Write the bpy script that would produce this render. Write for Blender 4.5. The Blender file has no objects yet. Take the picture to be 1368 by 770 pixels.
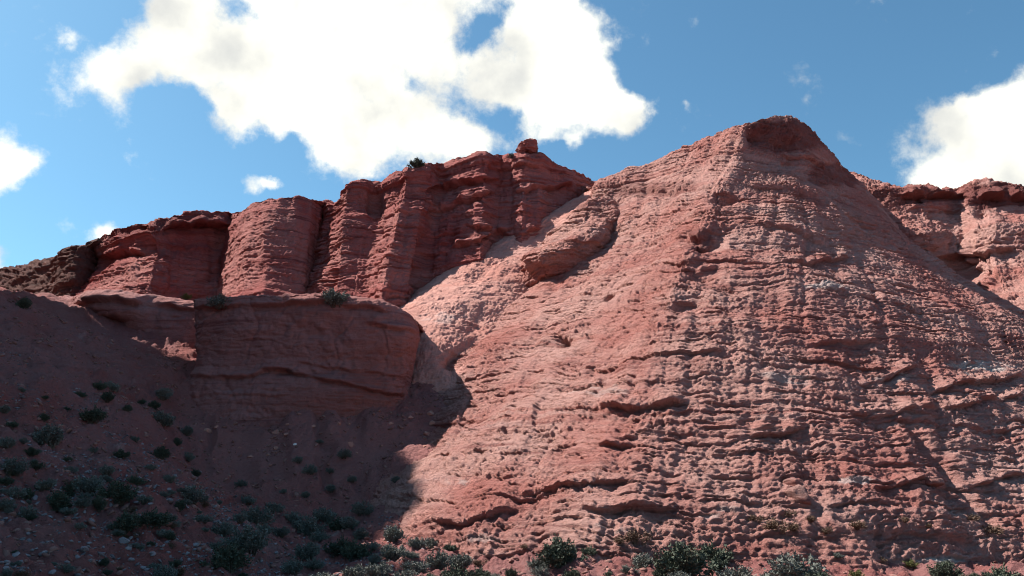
import bpy, math, random
import numpy as np
from mathutils import Vector, Matrix

scn = bpy.context.scene
COL = scn.collection
R = math.radians

# ------------------------------------------------------------------ camera
PITCH = R(15.0)
EYE = np.array([0.0, 0.0, 1.6])
FPX = 1064.0                                   # focal length in photo pixels (28 mm on 36 mm)
cam = bpy.data.objects.new('camera', bpy.data.cameras.new('camera'))
COL.objects.link(cam)
cam.data.lens = 28.0
cam.data.sensor_width = 36.0
cam.data.clip_start = 0.1
cam.data.clip_end = 5000
cam.location = EYE
cam.rotation_euler = (math.pi / 2 + PITCH, 0, 0)
scn.camera = cam

# ------------------------------------------------------------------ light
SUN_DIR = np.array([-0.60, 0.20, 0.78])        # towards the sun
SUN_DIR /= np.linalg.norm(SUN_DIR)
SUN_STRENGTH = 5.0
SKY_STRENGTH = 0.072
EXPOSURE = 1.18
CLOUD = 6.9
scn.view_settings.view_transform = 'Standard'
scn.view_settings.look = 'None'
scn.view_settings.gamma = 1.0
scn.view_settings.exposure = EXPOSURE
scn.view_settings.use_curve_mapping = False
scn.cycles.filter_width = 1.0

sun = bpy.data.objects.new('sun', bpy.data.lights.new('sun', 'SUN'))
COL.objects.link(sun)
sun.data.energy = SUN_STRENGTH
sun.data.angle = R(0.53)
sun.data.color = (1.0, 0.94, 0.86)
sun.rotation_euler = Vector(tuple(SUN_DIR)).to_track_quat('Z', 'Y').to_euler()


def ray(u, v):
    """Direction of a photo pixel, scaled so that its forward (y) component is 1."""
    xc, yc = (u - 684.0) / FPX, (385.0 - v) / FPX
    d = np.array([xc, math.cos(PITCH) - yc * math.sin(PITCH), math.sin(PITCH) + yc * math.cos(PITCH)])
    return d / d[1]


def P(u, v, Y):
    return EYE + ray(u, v) * Y


# ------------------------------------------------------------------ sky with clouds
world = bpy.data.worlds.new('World')
scn.world = world
world.use_nodes = True
nt = world.node_tree
nt.nodes.clear()
wl = nt.links.new


def wn(t, **kw):
    n = nt.nodes.new(t)
    for k, v in kw.items():
        setattr(n, k, v)
    return n


w_out = wn('ShaderNodeOutputWorld')
w_bg = wn('ShaderNodeBackground')
w_bg.inputs['Strength'].default_value = SKY_STRENGTH
wl(w_bg.outputs[0], w_out.inputs[0])
sky = wn('ShaderNodeTexSky')
sky.sky_type = 'NISHITA'
sky.sun_disc = False
sky.sun_elevation = math.asin(SUN_DIR[2])
sky.sun_rotation = math.atan2(SUN_DIR[0], SUN_DIR[1])
sky.altitude = 1200
sky.air_density = 1.0
sky.dust_density = 2.0
sky.ozone_density = 1.0

geo = wn('ShaderNodeTexCoord')
# billowing edges: the direction is pushed about before the cloud masses are looked up
warp = wn('ShaderNodeTexNoise')
warp.inputs['Scale'].default_value = 9.0
warp.inputs['Detail'].default_value = 7.0
warp.inputs['Roughness'].default_value = 0.58
wl(geo.outputs['Generated'], warp.inputs['Vector'])
ws = wn('ShaderNodeVectorMath', operation='SUBTRACT')
ws.inputs[1].default_value = (0.5, 0.5, 0.5)
wl(warp.outputs['Color'], ws.inputs[0])
wm = wn('ShaderNodeVectorMath', operation='SCALE')
wm.inputs['Scale'].default_value = 0.075
wl(ws.outputs[0], wm.inputs[0])
wa = wn('ShaderNodeVectorMath', operation='ADD')
wl(geo.outputs['Generated'], wa.inputs[0])
wl(wm.outputs[0], wa.inputs[1])
wdir = wn('ShaderNodeVectorMath', operation='NORMALIZE')
wl(wa.outputs[0], wdir.inputs[0])

BLOBS = [  # (pixel the mass is seen at, angular size, weight)
    (150, 98, 42, 1), (205, 75, 45, 1), (262, 30, 40, 1), (290, 90, 52, 1), (285, 5, 40, 1), (355, 60, 72, 1), (325, 140, 40, 1),
    (420, 85, 85, 1), (395, 150, 32, .9), (520, 60, 105, 1), (500, 150, 62, 1), (452, 190, 44, 1), (490, 212, 30, .9), (560, 170, 52, 1),
    (600, 60, 62, 1), (620, 190, 42, 1), (690, 95, 70, 1), (745, 75, 56, 1), (768, 120, 50, 1), (800, 150, 42, 1), (842, 158, 26, .9),
    (712, 175, 34, .9), (752, 168, 34, .9), (846, 150, 26, .8), (545, 0, 85, 1), (728, 20, 45, 1), (455, 10, 75, 1), (375, 10, 50, 1), (645, 70, 45, .9),
    (330, -60, 90, 1), (470, -80, 120, 1), (620, -70, 90, 1),
    (640, 18, 38, -1.05), (655, 40, 20, -.6), (312, 18, 24, -.62), (330, 30, 14, -.4), (556, 114, 24, -.72), (660, 152, 34, -.72), (690, 158, 20, -.5), (610, 136, 26, -.5), (630, 60, 14, -.4),
    (228, 132, 30, -.9), (262, 150, 16, -.5), (735, 205, 22, -.6), (392, 195, 20, -.6), (520, 200, 16, -.5), (770, 180, 16, -.5),
    (8, 224, 22, 1), (-32, 215, 36, 1), (344, 248, 17, .95), (362, 252, 10, .8), (134, 308, 18, .95), (5, 347, 18, .95), (-15, 350, 20, 1),
    (1326, 168, 36, 1), (1290, 164, 24, .9), (1345, 215, 55, 1), (1285, 240, 36, 1), (1240, 243, 24, .95), (1385, 160, 60, 1), (1440, 220, 90, 1),
    (1268, 202, 13, -.6), (919, 139, 9, .5), (758, 196, 13, .75), (75, 48, 10, .5), (215, 150, 14, .8),
]
def blob_sum(blobs, grow):
    acc = None
    for (u, v, r, wgt) in blobs:
        d = ray(u, v)
        d = d / np.linalg.norm(d)
        k = 2.0 / (r / FPX * grow) ** 2 * 0.7
        dt = wn('ShaderNodeVectorMath', operation='DOT_PRODUCT')
        wl(wdir.outputs[0], dt.inputs[0])
        dt.inputs[1].default_value = tuple(d * k)
        sb = wn('ShaderNodeMath', operation='SUBTRACT')
        wl(dt.outputs['Value'], sb.inputs[0])
        sb.inputs[1].default_value = k
        ex = wn('ShaderNodeMath', operation='EXPONENT')
        wl(sb.outputs[0], ex.inputs[0])
        ma = wn('ShaderNodeMath', operation='MULTIPLY_ADD')
        wl(ex.outputs[0], ma.inputs[0])
        ma.inputs[1].default_value = abs(wgt)
        if acc is None:
            ma.inputs[2].default_value = 0
        else:
            wl(acc.outputs[0], ma.inputs[2])
        acc = ma
    return acc


cap = wn('ShaderNodeMath', operation='MINIMUM')
wl(blob_sum([b for b in BLOBS if b[3] > 0], .82).outputs[0], cap.inputs[0])
cap.inputs[1].default_value = 1.4
holes = blob_sum([b for b in BLOBS if b[3] < 0], 1.0)
cut = wn('ShaderNodeMath', operation='SUBTRACT')
wl(cap.outputs[0], cut.inputs[0])
wl(holes.outputs[0], cut.inputs[1])
fine = wn('ShaderNodeTexNoise')
fine.inputs['Scale'].default_value = 13.0
fine.inputs['Detail'].default_value = 12.0
fine.inputs['Roughness'].default_value = 0.62
wl(geo.outputs['Generated'], fine.inputs['Vector'])
fsub = wn('ShaderNodeMath', operation='MULTIPLY_ADD')
wl(fine.outputs['Fac'], fsub.inputs[0])
fsub.inputs[1].default_value = 2.9
fsub.inputs[2].default_value = -1.46
dens = wn('ShaderNodeMath', operation='ADD')
wl(cut.outputs[0], dens.inputs[0])
wl(fsub.outputs[0], dens.inputs[1])
mask = wn('ShaderNodeMapRange', interpolation_type='SMOOTHSTEP')
mask.inputs['From Min'].default_value = 0.24
mask.inputs['From Max'].default_value = 1.05
wl(dens.outputs[0], mask.inputs['Value'])
# faint grey bellies
grey = wn('ShaderNodeTexNoise')
grey.inputs['Scale'].default_value = 9.0
grey.inputs['Detail'].default_value = 8.0
wl(geo.outputs['Generated'], grey.inputs['Vector'])
gr = wn('ShaderNodeMapRange', interpolation_type='SMOOTHSTEP')
gr.inputs['From Min'].default_value = .42
gr.inputs['From Max'].default_value = .72
wl(grey.outputs['Fac'], gr.inputs['Value'])
ccol = wn('ShaderNodeMix', data_type='RGBA')
wl(gr.outputs[0], ccol.inputs['Factor'])
ccol.inputs['A'].default_value = (CLOUD * 1.12, CLOUD * 1.10, CLOUD * .98, 1)
ccol.inputs['B'].default_value = (CLOUD * .68, CLOUD * .69, CLOUD * .67, 1)
smix = wn('ShaderNodeMix', data_type='RGBA')
wl(mask.outputs[0], smix.inputs['Factor'])
tint = wn('ShaderNodeMix', data_type='RGBA', blend_type='MULTIPLY')
tint.inputs['Factor'].default_value = 1.0
wl(sky.outputs[0], tint.inputs['A'])
tint.inputs['B'].default_value = (.66, 1.02, 1.04, 1)
wl(tint.outputs['Result'], smix.inputs['A'])
wl(ccol.outputs['Result'], smix.inputs['B'])
wl(smix.outputs['Result'], w_bg.inputs['Color'])
world.cycles.sampling_method = 'MANUAL'
world.cycles.sample_map_resolution = 512

# ------------------------------------------------------------------ noise
rng = np.random.default_rng(7)
PERM = rng.permutation(256).astype(np.int32)
PERM = np.concatenate([PERM, PERM, PERM])
_g = rng.normal(size=(256, 3)).astype(np.float32)
GRAD = _g / np.linalg.norm(_g, axis=1, keepdims=True)


def perlin(p):
    """Gradient noise in about -0.7..0.7 for an (N,3) array."""
    p = np.asarray(p, dtype=np.float32)
    i = np.floor(p).astype(np.int32)
    f = p - i
    i &= 255
    w = f * f * f * (f * (f * 6 - 15) + 10)
    out = np.zeros(len(p), np.float32)
    for dx in (0, 1):
        wx = w[:, 0] if dx else 1 - w[:, 0]
        hx = PERM[(i[:, 0] + dx) & 255]
        for dy in (0, 1):
            wy = w[:, 1] if dy else 1 - w[:, 1]
            hy = PERM[hx + ((i[:, 1] + dy) & 255)]
            for dz in (0, 1):
                wz = w[:, 2] if dz else 1 - w[:, 2]
                g = GRAD[PERM[hy + ((i[:, 2] + dz) & 255)]]
                out += wx * wy * wz * (g[:, 0] * (f[:, 0] - dx) + g[:, 1] * (f[:, 1] - dy) + g[:, 2] * (f[:, 2] - dz))
    return out


def fbm(p, octs=4, gain=0.5, lac=2.03):
    s, a = 0, 1.0
    q = np.asarray(p, dtype=np.float32)
    for k in range(octs):
        s = s + a * perlin(q)
        q = q * lac + 17.3
        a *= gain
    return s


def sstep(a, b, x):
    t = np.clip((x - a) / (b - a), 0, 1)
    return t * t * (3 - 2 * t)


def bed_table(seed, tmin, tmax, sharp):
    """Rock beds stacked in height: each juts out sharply at its foot and slopes back towards its top."""
    r = np.random.default_rng(seed)
    hs, vs, cs = [], [], []
    z = -12.0
    while z < 60:
        t = r.uniform(tmin, tmax)
        pr = r.uniform(0, 1) ** 1.3
        hs += [z, z + sharp, z + t * .45, z + t * .999 - 1e-4]
        vs += [0.0, pr, pr * r.uniform(.6, .95), pr * r.uniform(.0, .25)]
        cs += [pr] * 4
        z += t
    return np.array(hs), np.array(vs), np.array(cs)


def seam_table(seed, tmin, tmax, rec):
    """Seams worn back between even beds: the wall draws in below each bed's foot, which overhangs it."""
    r = np.random.default_rng(seed)
    hs, vs = [], []
    z = -12.0
    while z < 60:
        t = r.uniform(tmin, tmax)
        dp = r.uniform(.15, 1) ** 1.2
        rc = min(rec * r.uniform(.5, 1.4), t * .8)
        hs += [z, z + t - rc, z + t - rc * .3, z + t - .02, z + t - .001]
        vs += [0, 0, -dp * .75, -dp, -.1 * dp]
        z += t
    return np.array(hs), np.array(vs)


SEAM_A = seam_table(13, .5, 1.5, .30)
SEAM_B = seam_table(15, .16, .5, .13)
SEAM_C = seam_table(19, .07, .22, .06)
BED_A = bed_table(3, .55, 1.7, .10)
BED_B = bed_table(5, .16, .5, .04)
BED_C = bed_table(9, .06, .2, .02)


# ------------------------------------------------------------------ surfaces from a net of stations
def pchip(x, y, xi):
    """Shape-preserving cubic through y (K, ...) at x (K,), read at xi."""
    h = np.diff(x)
    d = np.diff(y, axis=0) / h.reshape((-1,) + (1,) * (y.ndim - 1))
    m = np.zeros_like(y)
    m[0], m[-1] = d[0], d[-1]
    if len(x) > 2:
        h0 = h[:-1].reshape((-1,) + (1,) * (y.ndim - 1))
        h1 = h[1:].reshape((-1,) + (1,) * (y.ndim - 1))
        w1, w2 = 2 * h1 + h0, h1 + 2 * h0
        a, b = d[:-1], d[1:]
        ok = a * b > 0
        with np.errstate(divide='ignore', invalid='ignore'):
            hm = (w1 + w2) / (w1 / a + w2 / b)
        m[1:-1] = np.where(ok, hm, (a * h1 + b * h0) / (h0 + h1) * .5)
    k = np.clip(np.searchsorted(x, xi, side='right') - 1, 0, len(x) - 2)
    hh = h[k]
    t = ((xi - x[k]) / hh)
    sh = (-1,) + (1,) * (y.ndim - 1)
    t, hh = t.reshape(sh), hh.reshape(sh)
    return ((2 * t ** 3 - 3 * t ** 2 + 1) * y[k] + (t ** 3 - 2 * t ** 2 + t) * hh * m[k]
            + (-2 * t ** 3 + 3 * t ** 2) * y[k + 1] + (t ** 3 - t ** 2) * hh * m[k + 1])


def loft(net, ns, nt_, sharp=0.0):
    """net (S stations, R rows, 3) -> smooth grid (ns, nt_, 3), plus metre coordinates along both ways."""
    net = np.asarray(net, dtype=np.float64)
    S, Rr, _ = net.shape
    ls = np.linalg.norm(np.diff(net, axis=0), axis=2).mean(axis=1) + .05
    lt = np.linalg.norm(np.diff(net, axis=1), axis=2).mean(axis=0) + .05
    xs, xt = np.concatenate([[0], np.cumsum(ls)]), np.concatenate([[0], np.cumsum(lt)])
    gi, gt = np.linspace(0, xs[-1], ns), np.linspace(0, xt[-1], nt_)
    a = pchip(xs, net, gi)
    if sharp:
        lin = np.stack([np.stack([np.interp(gi, xs, net[:, r_, c_]) for c_ in range(3)], 1) for r_ in range(Rr)], 1)
        a = a * (1 - sharp) + lin * sharp
    b = pchip(xt, np.swapaxes(a, 0, 1), gt)
    g = np.swapaxes(b, 0, 1)
    return g, gi, gt


def grid_normals(g):
    a = np.gradient(g, axis=0)
    b = np.gradient(g, axis=1)
    n = np.cross(a, b)
    n /= np.linalg.norm(n, axis=2, keepdims=True) + 1e-9
    return n


def grid_mesh(name, g, mat, attrs=None, flip=False):
    ns, nt_, _ = g.shape
    idx = np.arange(ns * nt_, dtype=np.int32).reshape(ns, nt_)
    q = np.stack([idx[:-1, :-1], idx[1:, :-1], idx[1:, 1:], idx[:-1, 1:]], axis=-1).reshape(-1, 4)
    if flip:
        q = q[:, ::-1]
    me = bpy.data.meshes.new(name)
    me.vertices.add(ns * nt_)
    me.vertices.foreach_set('co', g.reshape(-1).astype(np.float32))
    me.loops.add(q.size)
    me.loops.foreach_set('vertex_index', np.ascontiguousarray(q.reshape(-1)))
    me.polygons.add(len(q))
    me.polygons.foreach_set('loop_start', np.arange(0, q.size, 4, dtype=np.int32))
    me.polygons.foreach_set('use_smooth', np.ones(len(q), dtype=bool))
    me.update(calc_edges=True)
    for k, arr in (attrs or {}).items():
        at = me.attributes.new(k, 'FLOAT', 'POINT')
        at.data.foreach_set('value', arr.reshape(-1).astype(np.float32))
    me.materials.append(mat)
    o = bpy.data.objects.new(name, me)
    COL.objects.link(o)
    return o


def project(p):
    """World points (N,3) -> photo pixels, used only to read off where a feature of the rock lies."""
    q = p - EYE
    f = q[:, 1] * math.cos(PITCH) + q[:, 2] * math.sin(PITCH)
    up = -q[:, 1] * math.sin(PITCH) + q[:, 2] * math.cos(PITCH)
    return 684 + FPX * q[:, 0] / f, 385 - FPX * up / f


def rock(name, net, ns, nt_, mat, beds=(.3, .12, .04), clod=(.12, .07, .04, .02), rill=.0, rill_len=1.4, big=.25, dip=(0, 0), seed=0, seams=(.2, .12, .05), grit=.035, dashes=.6, sharp=.0,
         patch=(.35, .9), marks=None, smooth_rows=0):
    """A rock face: a lofted base shape with bedding ledges, clods, pits and runnels pushed out of it."""
    g, gs, gt = loft(net, ns, nt_, sharp)
    n = grid_normals(g)
    p = g.reshape(-1, 3)
    n = n.reshape(-1, 3)
    mid = n.reshape(ns, nt_, 3)[ns // 2, nt_ // 3]
    pm = g[ns // 2, nt_ // 3]
    flip = bool(np.dot(mid, EYE - pm) < 0)
    if flip:
        n = -n
    off = np.array([13.7 * seed, 7.1 * seed, 3.3 * seed])
    # large irregular swells
    d0 = big * fbm((p + off) * .35, 3)
    side = n * np.array([1, 1, .25])
    side /= np.linalg.norm(side, axis=1, keepdims=True) + 1e-6
    side = np.where((np.abs(n[:, 2:3]) > .93), n, side)
    h = p[:, 2] + dip[0] * p[:, 0] + dip[1] * p[:, 1] + .45 * perlin((p + off) * np.array([.16, .16, .16])) + .30 * perlin((p + off) * .42) + .13 * perlin((p + off) * 1.1) \
        + .04 * perlin((p + off) * 3.1)
    a = np.interp(h, BED_A[0], BED_A[1])
    b = np.interp(h, BED_B[0], BED_B[1])
    c = np.interp(h, BED_C[0], BED_C[1])
    hard = np.interp(h, BED_A[0], BED_A[2]) * .6 + np.interp(h, BED_B[0], BED_B[2]) * .4
    pa = sstep(-patch[0], patch[1] - patch[0], fbm((p + off) * np.array([.28, .28, 1.1]), 3) * 1.5)
    pb = sstep(-.25, .35, fbm((p + off) * np.array([.8, .8, 2.6]) + 31, 3))
    pc = sstep(-.2, .3, perlin((p + off) * np.array([1.7, 1.7, 6]) + 61))
    led = beds[0] * (a - .35) * (.25 + pa) + beds[1] * (b - .35) * (.2 + 1.1 * pb) + beds[2] * (c - .35) * (.3 + pc)
    sa = sstep(.0, .34, fbm((p + off) * np.array([.33, .33, 1.0]) + 90, 3))
    sb = sstep(-.10, .30, fbm((p + off) * np.array([.75, .75, 2.2]) + 130, 3))
    led = led + seams[0] * np.interp(h, *SEAM_A) * sa + seams[1] * np.interp(h, *SEAM_B) * sb + seams[2] * np.interp(h, *SEAM_C) * (.3 + pc)
    # clods: rounded lumps parted by creases
    q = p + off + .12 * np.stack([perlin(p * 1.9 + 5), perlin(p * 1.9 + 45), perlin(p * 1.9 + 85)], 1)
    lum = np.zeros(len(p))
    sc = 1.15
    rough = .7 + .7 * sstep(-.3, .4, fbm((p + off) * .45 + 9, 2))
    for k, amp in enumerate(clod):
        lum += amp * (np.abs(perlin(q * np.array([sc, sc, sc * 1.35]) + 11 * k)) * 2.2 - .45)
        sc *= 2.1
    # pits where lumps have dropped out
    pit = sstep(.42, .62, fbm(q * np.array([1.9, 1.9, 3.2]) + 77, 3)) * .20 + sstep(.36, .5, perlin(q * np.array([4.2, 4.2, 6.5]) + 177)) * .07
    grain = fbm(q * np.array([7.5, 7.5, 9.5]) + 33, 2, .6)
    hp = np.stack([p[:, 0], p[:, 1], h * .6 + p[:, 2] * .4], 1) + off
    dk = sstep(-.25, .35, fbm((p + off) * np.array([.5, .5, .9]) + 311, 2))
    dash = sstep(.24, .40, perlin(hp * np.array([.5, .5, 6.0]) + 211)) * .07 * dk + sstep(.22, .36, perlin(hp * np.array([1.2, 1.2, 11.5]) + 251)) * .055 * (.35 + dk) \
        + sstep(.20, .34, perlin(hp * np.array([2.8, 2.8, 17]) + 291)) * .035
    led = led - dashes * dash
    speck = sstep(.18, .42, perlin(q * np.array([6.2, 6.2, 8.5]) + 400)) * .5 + sstep(.15, .4, perlin(q * np.array([11.5, 11.5, 14]) + 440)) * .32
    lum = lum - speck * grit * .75 * rough
    lum = lum * rough + (-7 * pit + grain * .9) * grit * rough
    dn = d0 + lum
    if rill:
        S = np.repeat(gs, nt_)
        T = np.tile(gt, ns)
        wob = .5 * perlin(np.stack([S * .4, T * .25, np.full_like(S, seed)], 1))
        rn = np.abs(perlin(np.stack([(S + wob) / rill_len, T * .07, np.full_like(S, seed + 3.5)], 1)))
        rn2 = np.abs(perlin(np.stack([(S + wob) / (rill_len * .37), T * .16, np.full_like(S, seed + 8.5)], 1)))
        dn = dn - rill * (1 - sstep(0, .28, rn)) - .35 * rill * (1 - sstep(0, .25, rn2))
    extra = np.zeros(len(p))
    pale = np.zeros(len(p))
    capd = np.zeros(len(p))
    if marks:
        u, v = project(p)
        for mk in marks:
            if mk[0] == 'bite':                                    # a hollow under a ledge
                _, mu, mv, ru, rv, amp = mk
                wu = u + .5 * ru * (perlin(p * .7 + 3) + .6 * perlin(p * 1.9)) * 2
                wv = v + .6 * rv * (perlin(p * .8 + 23) + .6 * perlin(p * 2.2 + 9)) * 2
                extra -= amp * np.exp(-((wu - mu) / ru) ** 2 - ((wv - mv) / rv) ** 2)
            elif mk[0] == 'groove':                                # a crack or gully along a line
                _, pts, wd, amp = mk
                best = np.full(len(p), 1e9)
                uu = u + 9 * perlin(p * .9 + 3) + 5 * perlin(p * 2.7)
                vv = v + 9 * perlin(p * .9 + 23) + 5 * perlin(p * 2.7 + 9)
                for (x0, y0), (x1, y1) in zip(pts[:-1], pts[1:]):
                    t = np.clip(((uu - x0) * (x1 - x0) + (vv - y0) * (y1 - y0)) / ((x1 - x0) ** 2 + (y1 - y0) ** 2), 0, 1)
                    best = np.minimum(best, np.hypot(uu - x0 - t * (x1 - x0), vv - y0 - t * (y1 - y0)))
                extra -= amp * np.exp(-(best / wd) ** 2) * (.6 + .8 * perlin(p * 1.3 + 4))
            elif mk[0] == 'ledge':                                 # one long projecting bed along a line of the face
                _, pts, tk, amp = mk
                xs_, ys_ = np.array(pts, float).T
                uu = u
                line = np.interp(uu, xs_, ys_) + 5 * perlin(p * .8 + 40) + 3 * perlin(p * 2.5 + 41)
                w_ = sstep(xs_[0] - 12, xs_[0] + 18, uu) * (1 - sstep(xs_[-1] - 18, xs_[-1] + 12, uu))
                w_ = w_ * sstep(-.45, .1, perlin(p * np.array([1.1, 1.1, .2]) + 51))
                dv = line - v                                      # + above the line
                prof = np.where(dv > 0, np.exp(-(dv / tk) ** 2 * .8) * sstep(0, 3, dv), -np.exp(dv / (tk * .5)) * .8)
                extra += amp * prof * w_
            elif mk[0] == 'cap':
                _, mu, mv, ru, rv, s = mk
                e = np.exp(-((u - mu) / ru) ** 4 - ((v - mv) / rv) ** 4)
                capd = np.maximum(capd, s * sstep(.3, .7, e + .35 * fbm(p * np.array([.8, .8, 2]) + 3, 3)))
            elif mk[0] == 'pale':
                _, mu, mv, ru, rv, s = mk
                e = np.exp(-((u - mu) / ru) ** 2 - ((v - mv) / rv) ** 2)
                pale += sstep(.35, .8, e * (1 + 2.2 * fbm(p * np.array([1.5, 1.5, 5]) + 8, 4))) * s
    p2 = p + n * dn[:, None] + side * (led + extra)[:, None]
    g2 = p2.reshape(ns, nt_, 3)
    o = grid_mesh(name, g2, mat, {'bed': hard, 'pale': pale, 'cap': capd}, flip)
    return o


def setting(o, label=None, category=None):
    o['kind'] = 'structure'
    if label:
        o['label'] = label
    if category:
        o['category'] = category
    return o


# ------------------------------------------------------------------ materials
def new_mat(name):
    m = bpy.data.materials.new(name)
    m.use_nodes = True
    t = m.node_tree
    t.nodes.clear()
    out = t.nodes.new('ShaderNodeOutputMaterial')
    b = t.nodes.new('ShaderNodeBsdfPrincipled')
    t.links.new(b.outputs[0], out.inputs[0])
    return m, t, b


def rock_material(name, tan, red, dark, cap_col=None, bedmix=.6, pale_col=(.62, .55, .52), bump=.6, streak=.5, bed_scale=1.0):
    m, t, b = new_mat(name)
    L = t.links.new
    b.inputs['Roughness'].default_value = .95
    b.inputs['Specular IOR Level'].default_value = .12
    tc = t.nodes.new('ShaderNodeTexCoord')

    def noise(scale, detail, rough, stretch=None, loc=(0, 0, 0)):
        n = t.nodes.new('ShaderNodeTexNoise')
        n.inputs['Scale'].default_value = scale
        n.inputs['Detail'].default_value = detail
        n.inputs['Roughness'].default_value = rough
        mp = t.nodes.new('ShaderNodeMapping')
        mp.inputs['Scale'].default_value = stretch or (1, 1, 1)
        mp.inputs['Location'].default_value = loc
        L(tc.outputs['Object'], mp.inputs['Vector'])
        L(mp.outputs[0], n.inputs['Vector'])
        return n

    def ramp(src, lo, hi):
        r = t.nodes.new('ShaderNodeMapRange')
        r.interpolation_type = 'SMOOTHSTEP'
        r.inputs['From Min'].default_value = lo
        r.inputs['From Max'].default_value = hi
        L(src, r.inputs['Value'])
        return r.outputs[0]

    def mix(f, a, c):
        x = t.nodes.new('ShaderNodeMix')
        x.data_type = 'RGBA'
        for s, v in ((x.inputs['Factor'], f), (x.inputs['A'], a), (x.inputs['B'], c)):
            if isinstance(v, (tuple, list)):
                s.default_value = tuple(v) + (1,)
            elif isinstance(v, float):
                s.default_value = v
            else:
                L(v, s)
        return x.outputs['Result']

    def mul(a, c):
        x = t.nodes.new('ShaderNodeMath')
        x.operation = 'MULTIPLY'
        for s, v in ((x.inputs[0], a), (x.inputs[1], c)):
            if isinstance(v, float):
                s.default_value = v
            else:
                L(v, s)
        return x.outputs[0]

    patchy = noise(.22, 6, .6)
    c = mix(ramp(patchy.outputs['Fac'], .40, .68), tan, red)
    at = t.nodes.new('ShaderNodeAttribute')
    at.attribute_name = 'bed'
    c = mix(mul(ramp(at.outputs['Fac'], .35, .85), bedmix), c, red)
    beds = noise(1.0 * bed_scale, 5, .65, (.22, .22, 4.5))
    c = mix(mul(ramp(beds.outputs['Fac'], .52, .70), streak), c, dark)
    beds2 = noise(1.3 * bed_scale, 6, .7, (.3, .3, 7), (5, 3, 2))
    c = mix(mul(ramp(beds2.outputs['Fac'], .55, .72), streak * .6), c, tuple(min(1, x * 1.25 + .02) for x in tan))
    beds3 = noise(.8 * bed_scale, 7, .7, (.25, .25, 3.2), (15, 8, 4))
    c = mix(mul(ramp(beds3.outputs['Fac'], .56, .72), min(.4, streak * .6)), c, (tan[0] * .92, tan[1] * 1.12, tan[2] * 1.22))
    grain = noise(9, 8, .75)
    c = mix(mul(ramp(grain.outputs['Fac'], .45, .75), .45), c, dark)
    grit = noise(28, 4, .7, loc=(9, 1, 4))
    c = mix(mul(ramp(grit.outputs['Fac'], .58, .75), .4), c, tuple(min(1, x * 1.3 + .03) for x in tan))
    ac = t.nodes.new('ShaderNodeAttribute')
    ac.attribute_name = 'cap'
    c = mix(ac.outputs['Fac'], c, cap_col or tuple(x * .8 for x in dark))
    ap = t.nodes.new('ShaderNodeAttribute')
    ap.attribute_name = 'pale'
    c = mix(ap.outputs['Fac'], c, pale_col)
    L(c, b.inputs['Base Color'])
    bn = noise(14, 10, .72)
    bs = noise(5, 8, .7, (1, 1, 2.4), (3, 7, 1))
    add = t.nodes.new('ShaderNodeMath')
    L(bn.outputs['Fac'], add.inputs[0])
    L(bs.outputs['Fac'], add.inputs[1])
    bf = noise(45, 5, .75, loc=(2, 8, 5))
    fm = t.nodes.new('ShaderNodeMath')
    fm.operation = 'MULTIPLY_ADD'
    fm.inputs[1].default_value = .35
    L(bf.outputs['Fac'], fm.inputs[0])
    L(add.outputs[0], fm.inputs[2])
    add = fm
    bp = t.nodes.new('ShaderNodeBump')
    bp.inputs['Strength'].default_value = bump
    bp.inputs['Distance'].default_value = .20
    L(add.outputs[0], bp.inputs['Height'])
    L(bp.outputs[0], b.inputs['Normal'])
    return m


M_HILL = rock_material('pink_hill_rock', (.58, .325, .282), (.46, .180, .152), (.21, .064, .06), bump=1.0, streak=.6)
M_CLIFF = rock_material('red_cliff_rock', (.40, .165, .148), (.31, .082, .076), (.13, .030, .032), bump=.8, streak=.8)
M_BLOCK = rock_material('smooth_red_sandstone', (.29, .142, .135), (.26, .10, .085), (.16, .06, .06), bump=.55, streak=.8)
M_DARK = rock_material('dark_capping_rock', (.13, .06, .05), (.10, .038, .034), (.04, .022, .022), bump=.8, streak=.8)
M_SCREE = rock_material('pale_scree', (.57, .31, .262), (.48, .215, .175), (.30, .11, .095), bump=.7, streak=.25)
M_GROUND = rock_material('stony_red_soil', (.33, .150, .142), (.31, .104, .092), (.12, .052, .056), (.36, .170, .160), bump=.9, streak=.25)


# ------------------------------------------------------------------ ground: one sheet from behind the camera to the far distance
GP = [(0, 396, 28), (40, 410, 28.5), (80, 432, 29), (130, 457, 30), (180, 478, 30.5), (230, 490, 31),
      (68, 420, 33), (120, 440, 33.3), (165, 463, 33.6), (210, 477, 34), (258, 481, 33.5), (75, 402, 39), (150, 402, 41), (250, 404, 40),
      (250, 563, 30), (300, 566, 29.4), (385, 553, 29.4), (450, 551, 29.4), (515, 557, 29.0), (548, 548, 29.6), (558, 520, 31.6),
      (300, 620, 28), (400, 600, 28.2), (430, 650, 27.0), (480, 690, 25.4), (420, 722, 22.6), (340, 695, 23.6), (262, 640, 25.8),
      (520, 600, 28.2), (575, 612, 27.2), (600, 550, 30.2), (610, 490, 33.5), (540, 660, 25.2), (525, 704, 23.2),
      (130, 520, 25), (60, 560, 21.5), (200, 560, 25.5), (200, 620, 21.5), (100, 650, 18.5), (0, 500, 22), (0, 600, 18), (0, 700, 14.5),
      (100, 722, 15.2), (200, 700, 17.5), (300, 740, 18), (400, 760, 18.3), (0, 770, 12.5), (200, 770, 15), (400, 775, 17.5), (560, 750, 19.0),
      (684, 768, 18.3), (900, 766, 18), (1100, 768, 18), (1368, 768, 18.5)]
GC = [tuple(P(*a)) for a in GP]
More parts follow.
